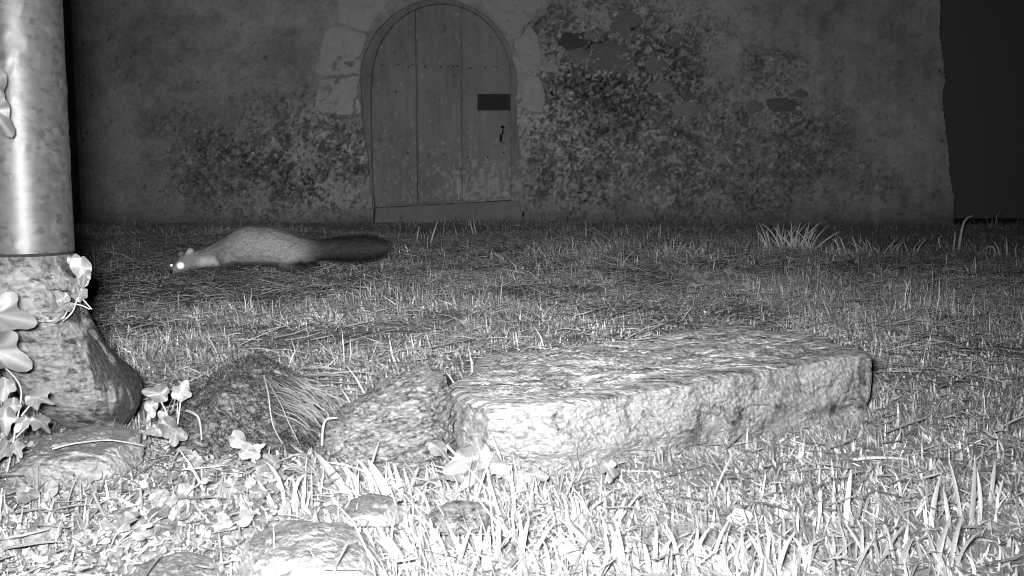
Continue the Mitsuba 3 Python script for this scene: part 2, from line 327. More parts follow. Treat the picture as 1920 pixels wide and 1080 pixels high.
put('keyhole', sheet(wallpts([(938.5, 236), (945.5, 236), (945, 239), (943.3, 241.5), (944.5, 252), (940.5, 252), (942, 241.5), (939, 239)], DY), DY - 0.003, 0.01, 0.02), 'hole', smooth=False, parent=door)
put('worn_gouge', sheet(wallpts([(937, 253), (941, 251), (942, 258), (941, 266), (938, 266), (936.5, 259)], DY), DY - 0.003, 0.01, 0.02), 'hole', smooth=False, parent=door)

# ---------------------------------------------------------------- stones
TOP = []                                                       # footprints without grass


def rock(name, prof, Y0, thick, label, col, seed, rough=0.012, sub=6, strata=0.0, bsdf='damp', flat=0.5):
    """A boulder from its silhouette prof (survey units) at distance Y0, thick metres from front to back."""
    poly = Polygon(wallpts(prof, Y0))
    c = np.array(poly.centroid.coords[0])
    s = trimesh.creation.icosphere(sub)
    u = s.vertices
    ang = np.arctan2(u[:, 2], u[:, 0])
    ring = np.array(poly.segmentize(0.004).exterior.coords)[:-1] - c
    ra, rr = np.arctan2(ring[:, 1], ring[:, 0]), np.hypot(ring[:, 0], ring[:, 1])
    o = np.argsort(ra)
    R = np.interp(ang, np.r_[ra[o] - 2 * np.pi, ra[o], ra[o] + 2 * np.pi], np.r_[rr[o], rr[o], rr[o]])
    e = np.hypot(u[:, 0], u[:, 2])
    q = np.stack([np.cos(ang) * R * e ** flat, u[:, 1] * thick / 2, np.sin(ang) * R * e ** flat], 1)
    dirs = q / (np.linalg.norm(q, axis=1, keepdims=True) + 1e-9)
    dsp = rough * 2 * (fbm(q * 22 + seed, 5, seed) - 0.5) + 0.35 * rough * (fbm(q * 110 + seed, 3, seed + 1) - 0.5)
    if strata:
        dsp += strata * (fbm((q * [30, 60, 170]) @ np.array([[.94, 0, -.34], [0, 1, 0], [.34, 0, .94]]) + seed, 3, seed + 2) - 0.5)
    q = q + dirs * dsp[:, None]
    w = q + np.array([c[0], Y0 - thick * 0.12, c[1]])
    t = trimesh.Trimesh(w, s.faces, process=False)
    TOP.append(Polygon(w[:, :2][trimesh.convex.hull_points(w[:, :2])] if False else np.array(shapely.MultiPoint(w[:, :2]).convex_hull.exterior.coords)))
    put(name, t, bsdf, 0.1, True, label=label, cat='stone')
    return t



mossy = rock('mossy_stone', [(345, 850), (366, 760), (400, 712), (442, 676), (480, 666), (522, 684), (560, 740), (600, 775), (612, 850)], 1.22, 0.20, 'dark mossy rounded stone with dead grass hanging over it',
     None, 101, 0.020, 6, bsdf='dark_rock')
lean = rock('layered_stone', [(600, 858), (606, 815), (625, 780), (680, 738), (735, 712), (790, 697), (822, 704), (842, 735), (850, 780), (856, 870)], 1.17, 0.16, 'grey layered stone leaning against the left end of the big slab',
            None, 104, 0.012, 6, 0.018, bsdf='grey_rock')
front = rock('pale_round_stone', [(455, 1130), (462, 1060), (480, 1010), (520, 986), (580, 980), (640, 984), (690, 1008), (722, 1050), (735, 1130)], 0.80, 0.09, 'pale rounded stone at the bottom edge among bright grass',
             None, 107, 0.012, 5, bsdf='pale_rock')
left = rock('flat_stone', [(40, 905), (60, 850), (110, 812), (190, 803), (250, 818), (262, 860), (240, 905)], 1.07, 0.12, 'flat grey stone under the foot of the drainpipe', None, 110, 0.012, 5, 0.008, bsdf='pale_rock')
low = rock('half_buried_stone', [(225, 1140), (240, 1080), (270, 1052), (330, 1042), (395, 1058), (420, 1100), (425, 1140)], 0.775, 0.07, 'half buried pale stone at the bottom edge, left of the round one', None, 113, 0.010, 5, bsdf='pale_rock')
rock('small_flat_stone', [(640, 968), (648, 945), (690, 930), (735, 938), (755, 968)], 0.905, 0.06, 'small smooth stone just above the pale rounded stone', None, 115, 0.004, 4, bsdf='pale_rock')
rock('small_flat_stone', [(800, 985), (806, 960), (850, 945), (915, 950), (925, 985)], 0.89, 0.06, 'small grey stone in the grass below the left corner of the slab', None, 117, 0.004, 4, bsdf='grey_rock')

# the big slab: plan outline at its top, upright sides, cleaved top
A = math.atan2(0.19, 0.48)
def slab_top(x, y): return 0.070 + 0.046 * (x * math.cos(A) + y * math.sin(A) - 0.4)
plan = []
for px, py in [(916, 761), (1040, 756), (1134, 742), (1192, 731), (1313, 711), (1402, 695), (1492, 680), (1608, 662), (1636, 669), (1630, 656), (1606, 650), (1561, 640), (1557, 627), (1492, 621), (1443, 618), (1416, 609), (1389, 607), (1313, 614), (1201, 631), (1089, 646),
               (977, 658), (910, 663), (894, 670), (887, 692), (878, 703), (847, 714), (842, 728), (869, 748)]:
    y_ = 1.2
    for _ in range(60):
        q = P(px, py, y_)
        y_ *= 1 + 0.5 * (CAM_H - slab_top(q[0], y_)) / (CAM_H - q[2]) - 0.5
    plan.append((float(P(px, py, y_)[0]), y_))
pl = shapely.geometry.polygon.orient(Polygon(plan).buffer(0.004).buffer(-0.008).buffer(0.004))
t = mf(m3.Manifold.extrude(m3.CrossSection([np.array(pl.exterior.coords)[:-1].tolist()]), 0.16, 26).translate([0, 0, -0.07]).refine_to_length(0.0036))
t.merge_vertices()
v, nrm = t.vertices.copy(), t.vertex_normals.copy()
# direction along the slab, u, and across it, w
A = math.atan2(0.19, 0.48)
u, w = v[:, 0] * math.cos(A) + v[:, 1] * math.sin(A), -v[:, 0] * math.sin(A) + v[:, 1] * math.cos(A)
top = (v[:, 2] > 0.089)
prox = shapely.distance(pl.exterior, shapely.points(v[:, :2]))
up = ss(0.3, 0.9, nrm[:, 2])
c2, s2 = math.cos(A - 0.42), math.sin(A - 0.42)                # the cleavage runs a little across the long side
cu, cw = v[:, 0] * c2 + v[:, 1] * s2, -v[:, 0] * s2 + v[:, 1] * c2
str1 = n3(cu * 10, cw * 60, 0.4, 4, 120)
str2 = n3(cu * 30, cw * 160, 3.4, 3, 121)
big = n3(v[:, 0] * 9, v[:, 1] * 9, v[:, 2] * 9, 4, 122)
med = n3(u * 26, w * 26, v[:, 2] * 26, 4, 123)
fine = n3(u * 110, w * 110, v[:, 2] * 110, 3, 124)
vert = n3(u * 32, w * 8, v[:, 2] * 7 + 0.1 * med, 3, 125)
tilt = 0.023 * (u - 0.4) / 0.5 - 0.020
rim = ss(0.006, 0.05, prox)
dz = ss(0.045, 0.09, v[:, 2]) * (rim * (0.012 * (str1 - 0.5) + 0.013 * (str2 - 0.5) + 0.026 * (np.floor(n3(cu * 12, cw * 34, 6.4, 4, 129) * 12) / 12 - 0.5)) + 0.012 * (0.3 + 0.7 * rim) * (big - 0.5))
side = 1 - up
und = n3(u * 9, w * 9, 0.3, 3, 127) - 0.5
low_ = ss(0.020, -0.004, v[:, 2] - 0.05 * und - 0.012)                                # the undercut of the lower third, wavy
out = side * (0.007 * (big - 0.5) + 0.011 * (med - 0.5) + 0.006 * (fine - 0.5) + 0.004 * (vert - 0.5) - 0.008 * low_ + 0.006 * ss(-0.012, -0.04, v[:, 2] - 0.05 * und))
h = nrm.copy(); h[:, 2] *= 0.2
nv = v + h * out[:, None]
nv[:, 2] += dz + tilt * ss(-0.07, 0.09, v[:, 2]) - 0.004 * ss(0.008, 0.0, prox) * ss(0.07, 0.09, v[:, 2])
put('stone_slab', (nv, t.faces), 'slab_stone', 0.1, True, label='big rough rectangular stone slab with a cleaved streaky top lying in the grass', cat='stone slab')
TOP.append(pl.buffer(0.004))


# ---------------------------------------------------------------- the drainpipe
def tube(pts, rad, n=64, div=40, bump=None):
    pts, rad = np.asarray(pts, float), np.asarray(rad, float)
    s = np.r_[0, np.cumsum(np.linalg.norm(np.diff(pts, axis=0), axis=1))]
    from scipy.interpolate import PchipInterpolator
    ss_ = np.linspace(0, s[-1], div)
    c, r = PchipInterpolator(s, pts)(ss_), PchipInterpolator(s, rad)(ss_)
    tg = np.gradient(c, axis=0); tg /= np.linalg.norm(tg, axis=1, keepdims=True)
    a = np.cross(tg, [0, 1, 0.02]); a /= np.linalg.norm(a, axis=1, keepdims=True)
    b = np.cross(tg, a)
    th = np.arange(n) * 2 * np.pi / n
    v = c[:, None] + r[:, None, None] * (np.cos(th)[None, :, None] * a[:, None] + np.sin(th)[None, :, None] * b[:, None])
    if bump:
        dr_ = (v - c[:, None])
        v = c[:, None] + dr_ * (1 + bump(v.reshape(-1, 3)).reshape(v.shape[:2]) / r[:, None])[..., None]
    i, j = np.meshgrid(np.arange(div - 1), np.arange(n), indexing='ij')
    q = np.stack([i * n + j, i * n + (j + 1) % n, (i + 1) * n + (j + 1) % n, (i + 1) * n + j], -1).reshape(-1, 4)
    return v.reshape(-1, 3), tris(q)


PY = 1.20
pipe = thing('drainpipe', 'grey metal drainpipe with a curved weathered outlet foot at the left edge', 'drainpipe')
top_ = P(25, 0, PY); jt = P(47, 472, PY)
dirn = (top_ - jt) / (top_[2] - jt[2])
v, f = tube([jt + dirn * 0.001, jt + dirn * 0.3, jt + dirn * 2.8], [0.0545, 0.0525, 0.0525], 96, 400, lambda q: 0.0012 * (n3(q[:, 0] * 20, q[:, 1] * 20, q[:, 2] * 12, 4, 134) - .5) + 0.0008 * ss(.6, .66, n3(q[:, 0] * 50, q[:, 1] * 50, q[:, 2] * 42, 4, 132)))
put('upper_pipe', (v, f), 'metal', 0.1, True, pipe)
pts = [P(47, 474, PY), P(52, 520, PY), P(62, 580, PY - .005), P(84, 640, PY), P(118, 688, PY + .004), P(158, 722, PY + 0.012), P(193, 742, PY + 0.028)]
rad = [0.0535, 0.055, 0.0575, 0.058, 0.056, 0.053, 0.049]
v, f = tube(pts, rad, 128, 240, lambda q: 0.004 * (n3(q[:, 0] * 30, q[:, 1] * 30, q[:, 2] * 30, 5, 135) - .5) * ss(0.26, 0.2, q[:, 2]))
n = 128
end = v[-n:]; c = end.mean(0); ax = (c - v[-2 * n:-n].mean(0)); ax /= np.linalg.norm(ax)
rings, extra = [], []
for kx, (rs, fo) in enumerate(((0.98, .010), (0.9, .020), (0.80, .026), (0.72, .026), (0.70, .016), (0.68, -.03))):
    extra.append(c + (end - c) * rs + ax * fo)
b0 = len(v) - n
allv = np.vstack([v] + extra)
j = np.arange(n)
fs = [f]
for kx in range(len(extra)):
    a_ = b0 + kx * n
    fs.append(tris(np.stack([a_ + j, a_ + (j + 1) % n, a_ + n + (j + 1) % n, a_ + n + j], 1)))
put('outlet_foot', (allv, np.vstack(fs)), 'foot_crust', 0.1, True, pipe, 'crusted pale outlet foot with a dark bare side')
v, f = tube([jt - dirn * 0.0025, jt + dirn * 0.0008], [0.0542, 0.0542], 96, 3)
put('joint', (v, f), 'hole', parent=pipe)

# ---------------------------------------------------------------- leaves and ivy
def leaf_mesh(lobes=5, n=40, rings=4, seed=0, fold=0.18):
    th = np.linspace(-np.pi, np.pi, n, endpoint=False)
    r = np.full(n, 0.54)
    spec = {5: [(0, 1.0, .5), (1.05, .78, .5), (-1.05, .78, .5), (2.1, .6, .6), (-2.1, .6, .6)], 3: [(0, 1.0, .66), (1.2, .72, .75), (-1.2, .72, .75)], 1: [(0, 1.0, .72), (1.2, .55, 1.1), (-1.2, .55, 1.1)], 0: [(0, .66, 3), (1.5, .7, 1.5), (-1.5, .7, 1.5)]}[lobes]
    for c, a, w in spec:
        r = np.maximum(r, a * np.exp(-np.abs((th - c) / w) ** 1.9))
    r = r * (1 - 0.28 * np.exp(-((np.abs(th) - np.pi) / 0.35) ** 2)) * (0.95 + 0.1 * noise(np.stack([th * 2 + seed, th * 0, th * 0], -1)))
    v = [[0, 0, 0]]
    for k in range(1, rings + 1):
        q = k / rings
        x, y = r * q * np.cos(th), r * q * np.sin(th) * 0.92
        z = -fold * np.abs(y) ** 1.3 + 0.09 * np.cos(3 * th + seed) * q ** 2 + 0.05 * np.sin(5 * th + 2 * seed) * q ** 3 - 0.16 * x * x * (1 if x.shape else 1) + 0.02 * np.abs(np.sin(th * 4)) * q
        v += np.stack([x, y, z], 1).tolist()
    f = [[0, 1 + j, 1 + (j + 1) % n] for j in range(n)]
    for k in range(rings - 1):
        for j in range(n):
            a, b = 1 + k * n + j, 1 + k * n + (j + 1) % n
            f += [[a, a + n, b + n], [a, b + n, b]]
    return np.array(v), np.array(f)


LEAF = {(l, s): leaf_mesh(l, seed=s * 1.7) for l in (0, 1, 3, 5) for s in range(3)}
LEAFR = np.random.default_rng(33)


def frame(tip, nrm):
    nrm = nrm / np.linalg.norm(nrm)
    a = tip - nrm * (tip @ nrm); a /= np.linalg.norm(a)
    return np.stack([a, np.cross(nrm, a), nrm], 0)


def leaf(parent, pos, size, tip, nrm, lobes=5, a=0.3):
    """size: from the stalk to the tip, in metres; tip: direction of the tip; nrm: direction the blade faces."""
    v, f = LEAF[lobes, int(LEAFR.integers(3))]
    M = frame(np.asarray(tip, float), np.asarray(nrm, float))
    w = (v * size) @ M + pos
    vein = 0.06 * np.exp(-(v[:, 1] / 0.035) ** 2)
    put('leaf', (w, f), 'sheen', np.clip(a * (0.92 + 0.2 * (n3(w[:, 0] * 60, w[:, 1] * 60, w[:, 2] * 60, 3, 5) - .5)) + vein, 0.05, .8), True, parent)


def stem(parent, pts, r=0.0010, a=0.25, name='stem'):
    pts = np.asarray(pts, float)
    v, f = tube(pts, np.linspace(r, r * 0.75, len(pts)), 7, max(6, 5 * len(pts)))
    put(name, (v, f), 'damp', lambda q: a * (0.8 + 0.4 * n3(q[:, 0] * 90, q[:, 1] * 90, q[:, 2] * 90, 2, 6)), True, parent)


def ivy(label, stems, leaves, group=None, name='ivy_plant', cat='ivy', a=0.125):
    k = thing(name, label, cat, group)
    for s in stems:
        stem(k, [P(*q) for q in s])
    for (px, py, Y, size, roll, lobes) in leaves:                    # size in survey units, roll: direction of the tip in the picture, degrees, 0 = right, 90 = down
        p = P(px, py, Y)
        t = math.radians(roll)
        tip = np.array([math.cos(t), LEAFR.uniform(-.35, .15), -math.sin(t)])
        nrm = EYE - p; nrm = nrm / np.linalg.norm(nrm) + LEAFR.uniform(-.45, .45, 3) + np.array([0, 0, .35])
        leaf(k, p, size * Y / F, tip, nrm, lobes, a * LEAFR.uniform(0.6, 1.2))
    return k


ivy('ivy with large pale leaves climbing the front of the drainpipe', [[(-30, 760, 1.07), (-8, 640, 1.07), (-14, 560, 1.07), (-30, 400, 1.08), (-22, 230, 1.1), (-34, 120, 1.1)]],
    [(-12, 150, 1.10, 52, 70, 1), (-16, 205, 1.09, 62, 55, 1), (-8, 590, 1.04, 80, 12, 3), (-14, 655, 1.03, 80, 10, 3), (-10, 618, 1.07, 40, 70, 3), (-12, 190, 1.11, 40, 60, 1)], a=0.085)
ivy('ivy sprig on the right side of the pipe at its joint', [[(118, 602, 1.13), (140, 575, 1.13), (150, 545, 1.14), (146, 505, 1.15), (138, 478, 1.16)]],
    [(139, 486, 1.15, 25, 70, 1), (152, 500, 1.14, 40, 75, 1), (147, 530, 1.14, 24, 120, 3), (158, 515, 1.14, 26, 90, 1)])
ivy('ivy trailing over the pale foot below the pipe joint', [[(60, 600, 1.12), (90, 602, 1.12), (118, 596, 1.12), (135, 570, 1.13), (168, 580, 1.13)], [(150, 555, 1.13), (172, 580, 1.13)]],
    [(118, 560, 1.12, 26, 235, 1), (124, 572, 1.12, 26, 130, 3), (110, 590, 1.12, 26, 170, 3), (84, 594, 1.12, 22, 200, 1), (150, 553, 1.12, 26, 250, 3)])
ivy('ivy at the left edge with star shaped leaves beside the pipe foot', [[(10, 900, 1.0), (30, 800, 1.02), (40, 740, 1.03), (10, 690, 1.04)], [(40, 780, 1.02), (68, 745, 1.03)], [(30, 820, 1.02), (60, 790, 1.02)]],
    [(68, 745, 1.02, 38, 20, 5), (74, 790, 1.01, 32, 60, 3), (10, 722, 1.02, 34, 100, 3), (44, 790, 1.01, 26, 120, 3), (24, 760, 1.02, 30, 150, 3), (10, 780, 1.01, 36, 90, 3), (30, 838, 1.0, 26, 60, 3), (8, 840, 1.0, 34, 120, 3)])
ivy('small ivy seedling with upright leaves between pipe foot and mossy stone', [[(325, 830, 1.08), (335, 780, 1.09), (340, 740, 1.10)], [(318, 830, 1.08), (322, 800, 1.08)], [(322, 805, 1.08), (300, 750, 1.10), (282, 728, 1.11)]],
    [(338, 738, 1.09, 32, 300, 3), (318, 800, 1.06, 44, 5, 1), (312, 792, 1.07, 28, 260, 1), (330, 812, 1.06, 30, 100, 1), (300, 738, 1.1, 36, 190, 1), (296, 806, 1.07, 28, 170, 1), (284, 760, 1.1, 26, 80, 1)])
ivy('broad pale leaves clustered against the left corner of the slab', [[(930, 915, 1.0), (900, 880, 1.01), (870, 870, 1.02)], [(900, 885, 1.01), (830, 850, 1.03)], [(880, 910, 1.0), (890, 850, 1.02)]],
    [(822, 840, 1.02, 36, 55, 1), (878, 862, 0.995, 56, 150, 1), (900, 848, 1.0, 40, 240, 1), (915, 868, 0.99, 46, 30, 1), (890, 884, 0.985, 44, 110, 3), (942, 880, 1.0, 30, 60, 3), (975, 895, 1.0, 34, 80, 3), (860, 888, 0.99, 40, 170, 1), (1000, 890, 1.0, 32, 10, 1)], name='broad_leaf_plant', cat='plant', a=0.11)
ivy('narrow grey leaves at the foot of the mossy stone', [[(480, 872, 1.03), (470, 850, 1.04), (450, 820, 1.06)]], [(446, 822, 1.05, 40, 55, 1), (462, 845, 1.04, 34, 40, 1), (480, 842, 1.05, 20, 330, 1)], name='broad_leaf_plant', cat='plant', a=0.16)
ivy('single dark round leaf at the front foot of the slab', [[(1135, 905, 1.02), (1140, 885, 1.03)]], [(1138, 872, 1.03, 28, 60, 3), (1150, 886, 1.03, 24, 120, 1)], name='broad_leaf_plant', cat='plant', a=0.07)
ivy('torn pale leaves lying in the bright grass right of centre', [[(1420, 1000, .93), (1440, 980, .93)]], [(1385, 975, .92, 44, 40, 3), (1430, 985, .92, 40, 10, 1), (1470, 970, .92, 36, 350, 3), (1400, 1000, .91, 30, 90, 1)], name='broad_leaf_plant', cat='plant', a=0.22)

# low leafy plants of the bright corner, one by one
spots = [(232, 865, 'under the outlet foot'), (100, 1030, 'in the bottom left corner'), (150, 935, 'just below the flat stone'), (395, 890, 'below the seedling'), (330, 955, 'in the middle of the leafy corner'), (270, 1000, 'above the half buried stone'),
         (460, 945, 'above the pale round stone'), (410, 1020, 'between the two bottom stones'), (200, 1045, 'just left of the half buried stone'), (712, 985, 'right of the pale round stone'), (60, 960, 'at the left edge'), (520, 900, 'below the mossy stone')]
for px, py, where in spots:
    g = G(px, py)
    k = thing('ground_ivy', f'low round-leaved ground ivy {where}', 'plant', None)
    for q in range(int(LEAFR.integers(5, 9))):
        a = LEAFR.uniform(0, 2 * np.pi); r = LEAFR.uniform(0.004, 0.034)
        p = g + np.array([r * math.cos(a), r * math.sin(a), LEAFR.uniform(0.008, 0.026)])
        stem(k, [g + [0, 0, -0.004], (g + p) / 2 + [0, 0, 0.004], p], 0.0007, 0.2)
        leaf(k, p, LEAFR.uniform(0.007, 0.017), [math.cos(a), math.sin(a), LEAFR.uniform(-.3, .3)], np.array([0, -1.0, 1.2]) + LEAFR.uniform(-.7, .7, 3), int(LEAFR.choice([0, 0, 0, 1, 3])), LEAFR.uniform(0.08, 0.19))


# ---------------------------------------------------------------- grass
def blades(base, length, width, head, lean, curl, twist, col, seg=3):
    """Bent tapering blades: base (n, 3), heading of the lean, lean from upright, curl along the length, col (n)."""
    n = len(base)
    t = np.linspace(0, 1, seg + 1)
    ang = lean[:, None] + curl[:, None] * t[None]
    step = (length / seg)[:, None]
    hx = np.concatenate([np.zeros((n, 1)), np.cumsum(np.sin(ang[:, :-1]) * step, 1)], 1)
    hz = np.concatenate([np.zeros((n, 1)), np.cumsum(np.cos(ang[:, :-1]) * step, 1)], 1)
    c = base[:, None] + np.stack([hx * np.cos(head)[:, None], hx * np.sin(head)[:, None], hz], -1)
    sd = np.stack([np.cos(head + np.pi / 2 + twist), np.sin(head + np.pi / 2 + twist), np.random.default_rng(n).normal(0, 0.7, n) * np.sin(np.clip(lean, 0, 1.57))], -1)
    sd /= np.linalg.norm(sd, axis=1, keepdims=True)
    wd = width[:, None] * np.array({3: [0.8, 1.0, 0.8, 0.0], 2: [0.9, 0.9, 0.0]}[seg])[None]
    L, R = c - sd[:, None] * wd[..., None] / 2, c + sd[:, None] * wd[..., None] / 2
    per = 2 * (seg + 1)
    v = np.stack([L, R], 2).reshape(n, per, 3)
    f = []
    for k in range(seg):
        f += [[2 * k, 2 * k + 1, 2 * k + 3], [2 * k, 2 * k + 3, 2 * k + 2]]
    f = np.array(f)
    f = f[:-1]
    f[-1] = [2 * seg - 2, 2 * seg - 1, 2 * seg + 1]
    faces = (np.arange(n) * per)[:, None, None] + f[None]
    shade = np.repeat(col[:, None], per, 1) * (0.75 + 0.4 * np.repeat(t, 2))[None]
    return v.reshape(-1, 3), faces.reshape(-1, 3), shade.ravel()


def scatter(n, y0, y1, r):
    y = np.sqrt(r.uniform(y0 ** 2, y1 ** 2, n))
    x = r.uniform(-1, 1, n) * (0.52 * y * 1.08 + 0.15)
    return x, y


def clear(x, y):
    ok = np.ones(len(x), bool)
    for q in TOP:
        q = q.buffer(-0.014)
        ok &= ~shapely.contains_xy(q, x, y)
    ok &= np.hypot(x + 0.55, y - 1.18) > 0.06
    return ok


def lawn(n, y0, y1, lm, wm, seed, keep=None, seg=2, gain=1.0):
    r = np.random.default_rng(seed)
    x, y = scatter(n, y0, y1, r)
    m = clear(x, y)
    cl = n3(x * 7, y * 7, 0.1, 3, 150)
    m &= r.uniform(0, 1, n) < np.clip(0.25 + 2.6 * (cl - 0.30), 0.15, 1)
    if keep is not None:
        m &= r.uniform(0, 1, n) < keep(x, y)
    x, y, cl = x[m], y[m], cl[m]
    n = len(x)
    tall = rough(x * 3, y * 3, 2.1, 4, 151)
    L = lm * r.lognormal(0, 0.42, n) * (np.where(y < 1.75, 0.55, 0.3) + 1.2 * tall ** 1.5) * (0.5 + 1.0 * rough(x * 9, y * 9, 4.2, 3, 156)) * (1 - 0.45 * ss(0.0, -1.0, x) * ss(2.2, 2.9, y)) * (1 - 0.3 * np.exp(-((x + 0.78) / 0.30) ** 4 - ((y - 2.95) / 0.45) ** 4)) * (1 - 0.3 * ss(0.14, 0.05, shapely.distance(TOP[-1], shapely.points(np.stack([x, y], 1)))) * (y < 1.35))
    W = wm * r.uniform(0.5, 1.3, n)
    comb = 6.28 * n3(x * 1.5, y * 1.5, 7.1, 2, 152)
    head = np.where(r.uniform(0, 1, n) < .5, comb + r.normal(0, .7, n), r.uniform(0, 6.283, n))
    lean = np.abs(r.normal(0.45, 0.5, n)); lean = np.where(r.uniform(0, 1, n) < 0.66 - 0.22 * ss(0.1, 0.8, x / y), r.uniform(0.8, 1.6, n), lean)
    dead = r.uniform(0, 1, n) < 0.3
    col = np.where(dead, r.uniform(0.3, 0.62, n), r.uniform(0.12, 0.36, n)) * (0.62 + 0.75 * rough(x * 4.5, y * 4.5, 9.1, 4, 153)) 
    return blades(np.stack([x, y, ground_z(x, y) - 0.002], 1), L, W, head, lean, r.normal(0.35, 0.4, n), r.normal(0, 0.6, n), np.clip(col * gain, 0.03, 0.7), seg)


def px_of(x, y, z=0.0):
    d = np.stack([x, y, np.zeros_like(x) + z - CAM_H], 1)
    return 960 + F * d[:, 0] / (d @ FW), 540 - F * (d @ UP) / (d @ FW)


def near_keep(x, y):
    a, b = px_of(x, y)
    leafy = 0.62 * np.exp(-np.maximum(a - 380, 0) ** 2 / 120 ** 2) * ss(700, 800, b)
    bare = np.exp(-((a - 320) / 120) ** 2 - ((b - 750) / 60) ** 2)
    return np.clip(1 - 0.72 * leafy - 0.8 * bare, 0, 1)


def far_keep(x, y):
    return 1 - 0.72 * ss(-0.3, 0.35, y - 5.5 + 0.55 * ss(0.8, 2.4, x) + 0.5 * (n3(x * 2, y * 0.5, 0, 3, 154) - .5) - 0.9 * ss(-0.8, -1.6, x))


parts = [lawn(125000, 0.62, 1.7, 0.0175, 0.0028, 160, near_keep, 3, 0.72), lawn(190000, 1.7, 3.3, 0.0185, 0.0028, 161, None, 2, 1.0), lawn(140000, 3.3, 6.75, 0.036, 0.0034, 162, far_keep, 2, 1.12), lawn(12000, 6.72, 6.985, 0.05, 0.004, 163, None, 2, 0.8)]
def join(ps):
    off = np.cumsum([0] + [len(p[0]) for p in ps])
    return np.vstack([p[0] for p in ps]), np.vstack([p[1] + o for p, o in zip(ps, off)]), np.concatenate([p[2] for p in ps])
v, f, c = join(parts)
put('lawn_grass', (v, f), 'sheen', c, False, kind='stuff', label='short rough grass covering the yard', cat='grass')

# dead straw lying on the grass
r = np.random.default_rng(170)
n = 44000
x, y = scatter(n, 0.65, 5.2, r); m = clear(x, y) | (r.uniform(0, 1, n) < 0.0); x, y = x[m], y[m]; n = len(x)
v, f, c = blades(np.stack([x, y, ground_z(x, y) + r.uniform(0.003, 0.026, n)], 1), r.lognormal(-3.25, 0.5, n) * (0.6 + 0.4 * ss(0.9, 1.8, y)), r.uniform(0.0012, 0.0030, n), np.where(r.uniform(0, 1, n) < .45, np.where(r.uniform(0, 1, n) < .5, 0.0, np.pi) + r.normal(0, .5, n), r.uniform(0, 6.283, n)),
                 r.uniform(1.15, 1.6, n), r.normal(0.15, .3, n), r.normal(0, .3, n), r.uniform(0.12, 0.42, n) * (0.6 + 0.4 * ss(1.0, 2.0, y)), 2)
q = np.random.default_rng(171)
sp = np.array([(a_, b_) for a_, b_ in q.uniform([-0.05, 1.08], [0.46, 1.6], (260, 2)) if pl.buffer(-0.012).contains(Point(a_, b_))])
m_ = len(sp)
v2, f2, c2_ = blades(np.column_stack([sp, slab_top(sp[:, 0], sp[:, 1]) + q.uniform(0.001, 0.005, m_)]), q.lognormal(-3.9, 0.6, m_), q.uniform(0.0008, 0.0025, m_), q.uniform(0, 6.28, m_), q.uniform(1.45, 1.6, m_), q.normal(0, .1, m_), q.normal(0, .3, m_), q.uniform(.12, .4, m_), 2)
v, f, c = np.vstack([v, v2]), np.vstack([f, f2 + len(v)]), np.concatenate([c, c2_])
put('straw', (v, f), 'sheen', c, False, kind='stuff', label='dead straw lying over the grass', cat='straw')

# litter of small leaves in the bright corner
r = np.random.default_rng(175)
vs, fs, cs, off = [], [], [], 0
lv, lf = leaf_mesh(1, 10, 2, 0.3)
for _ in range(4000):
    px, py = r.uniform(-60, 640), r.uniform(800, 1130)
    if r.uniform() > math.exp(-max(px - 380, 0) / 160):
        continue
    Y0 = CAM_H / math.tan(math.atan((py - 540) / F) + PITCH)
    p = P(px, py, Y0); p[2] = float(ground_z(p[0], p[1])) + r.uniform(0.0, 0.012)
    M = frame(r.normal(0, 1, 3) * [1, 1, .4], np.array([0, -.5, 1]) + r.normal(0, .55, 3))
    vs.append((lv * [1, r.uniform(.3, 1), 1] * r.uniform(0.003, 0.010)) @ M + p); fs.append(lf + off); off += len(lv); cs.append(np.full(len(lv), r.uniform(0.06, 0.27)))
put('leaf_litter', (np.vstack(vs), np.vstack(fs)), 'sheen', np.concatenate(cs), True, kind='stuff', label='small dead leaves and moss bits in the lower left corner', cat='leaf litter')

# dew on the grass
r = np.random.default_rng(180)
s = trimesh.creation.icosphere(1)
x, y = scatter(900, 1.2, 4.5, r); m = clear(x, y); x, y = x[m], y[m]
rad = r.uniform(0.0007, 0.0014, len(x)) * (0.6 + 0.25 * y)
c = np.stack([x, y, ground_z(x, y) + r.uniform(0.012, 0.035, len(x))], 1)
put('dew', ((s.vertices[None] * rad[:, None, None] + c[:, None]).reshape(-1, 3), (s.faces[None] + (np.arange(len(x)) * len(s.vertices))[:, None, None]).reshape(-1, 3)), 'wet', smooth=True, kind='stuff', label='sparkling dew drops on the grass tips', cat='dew')


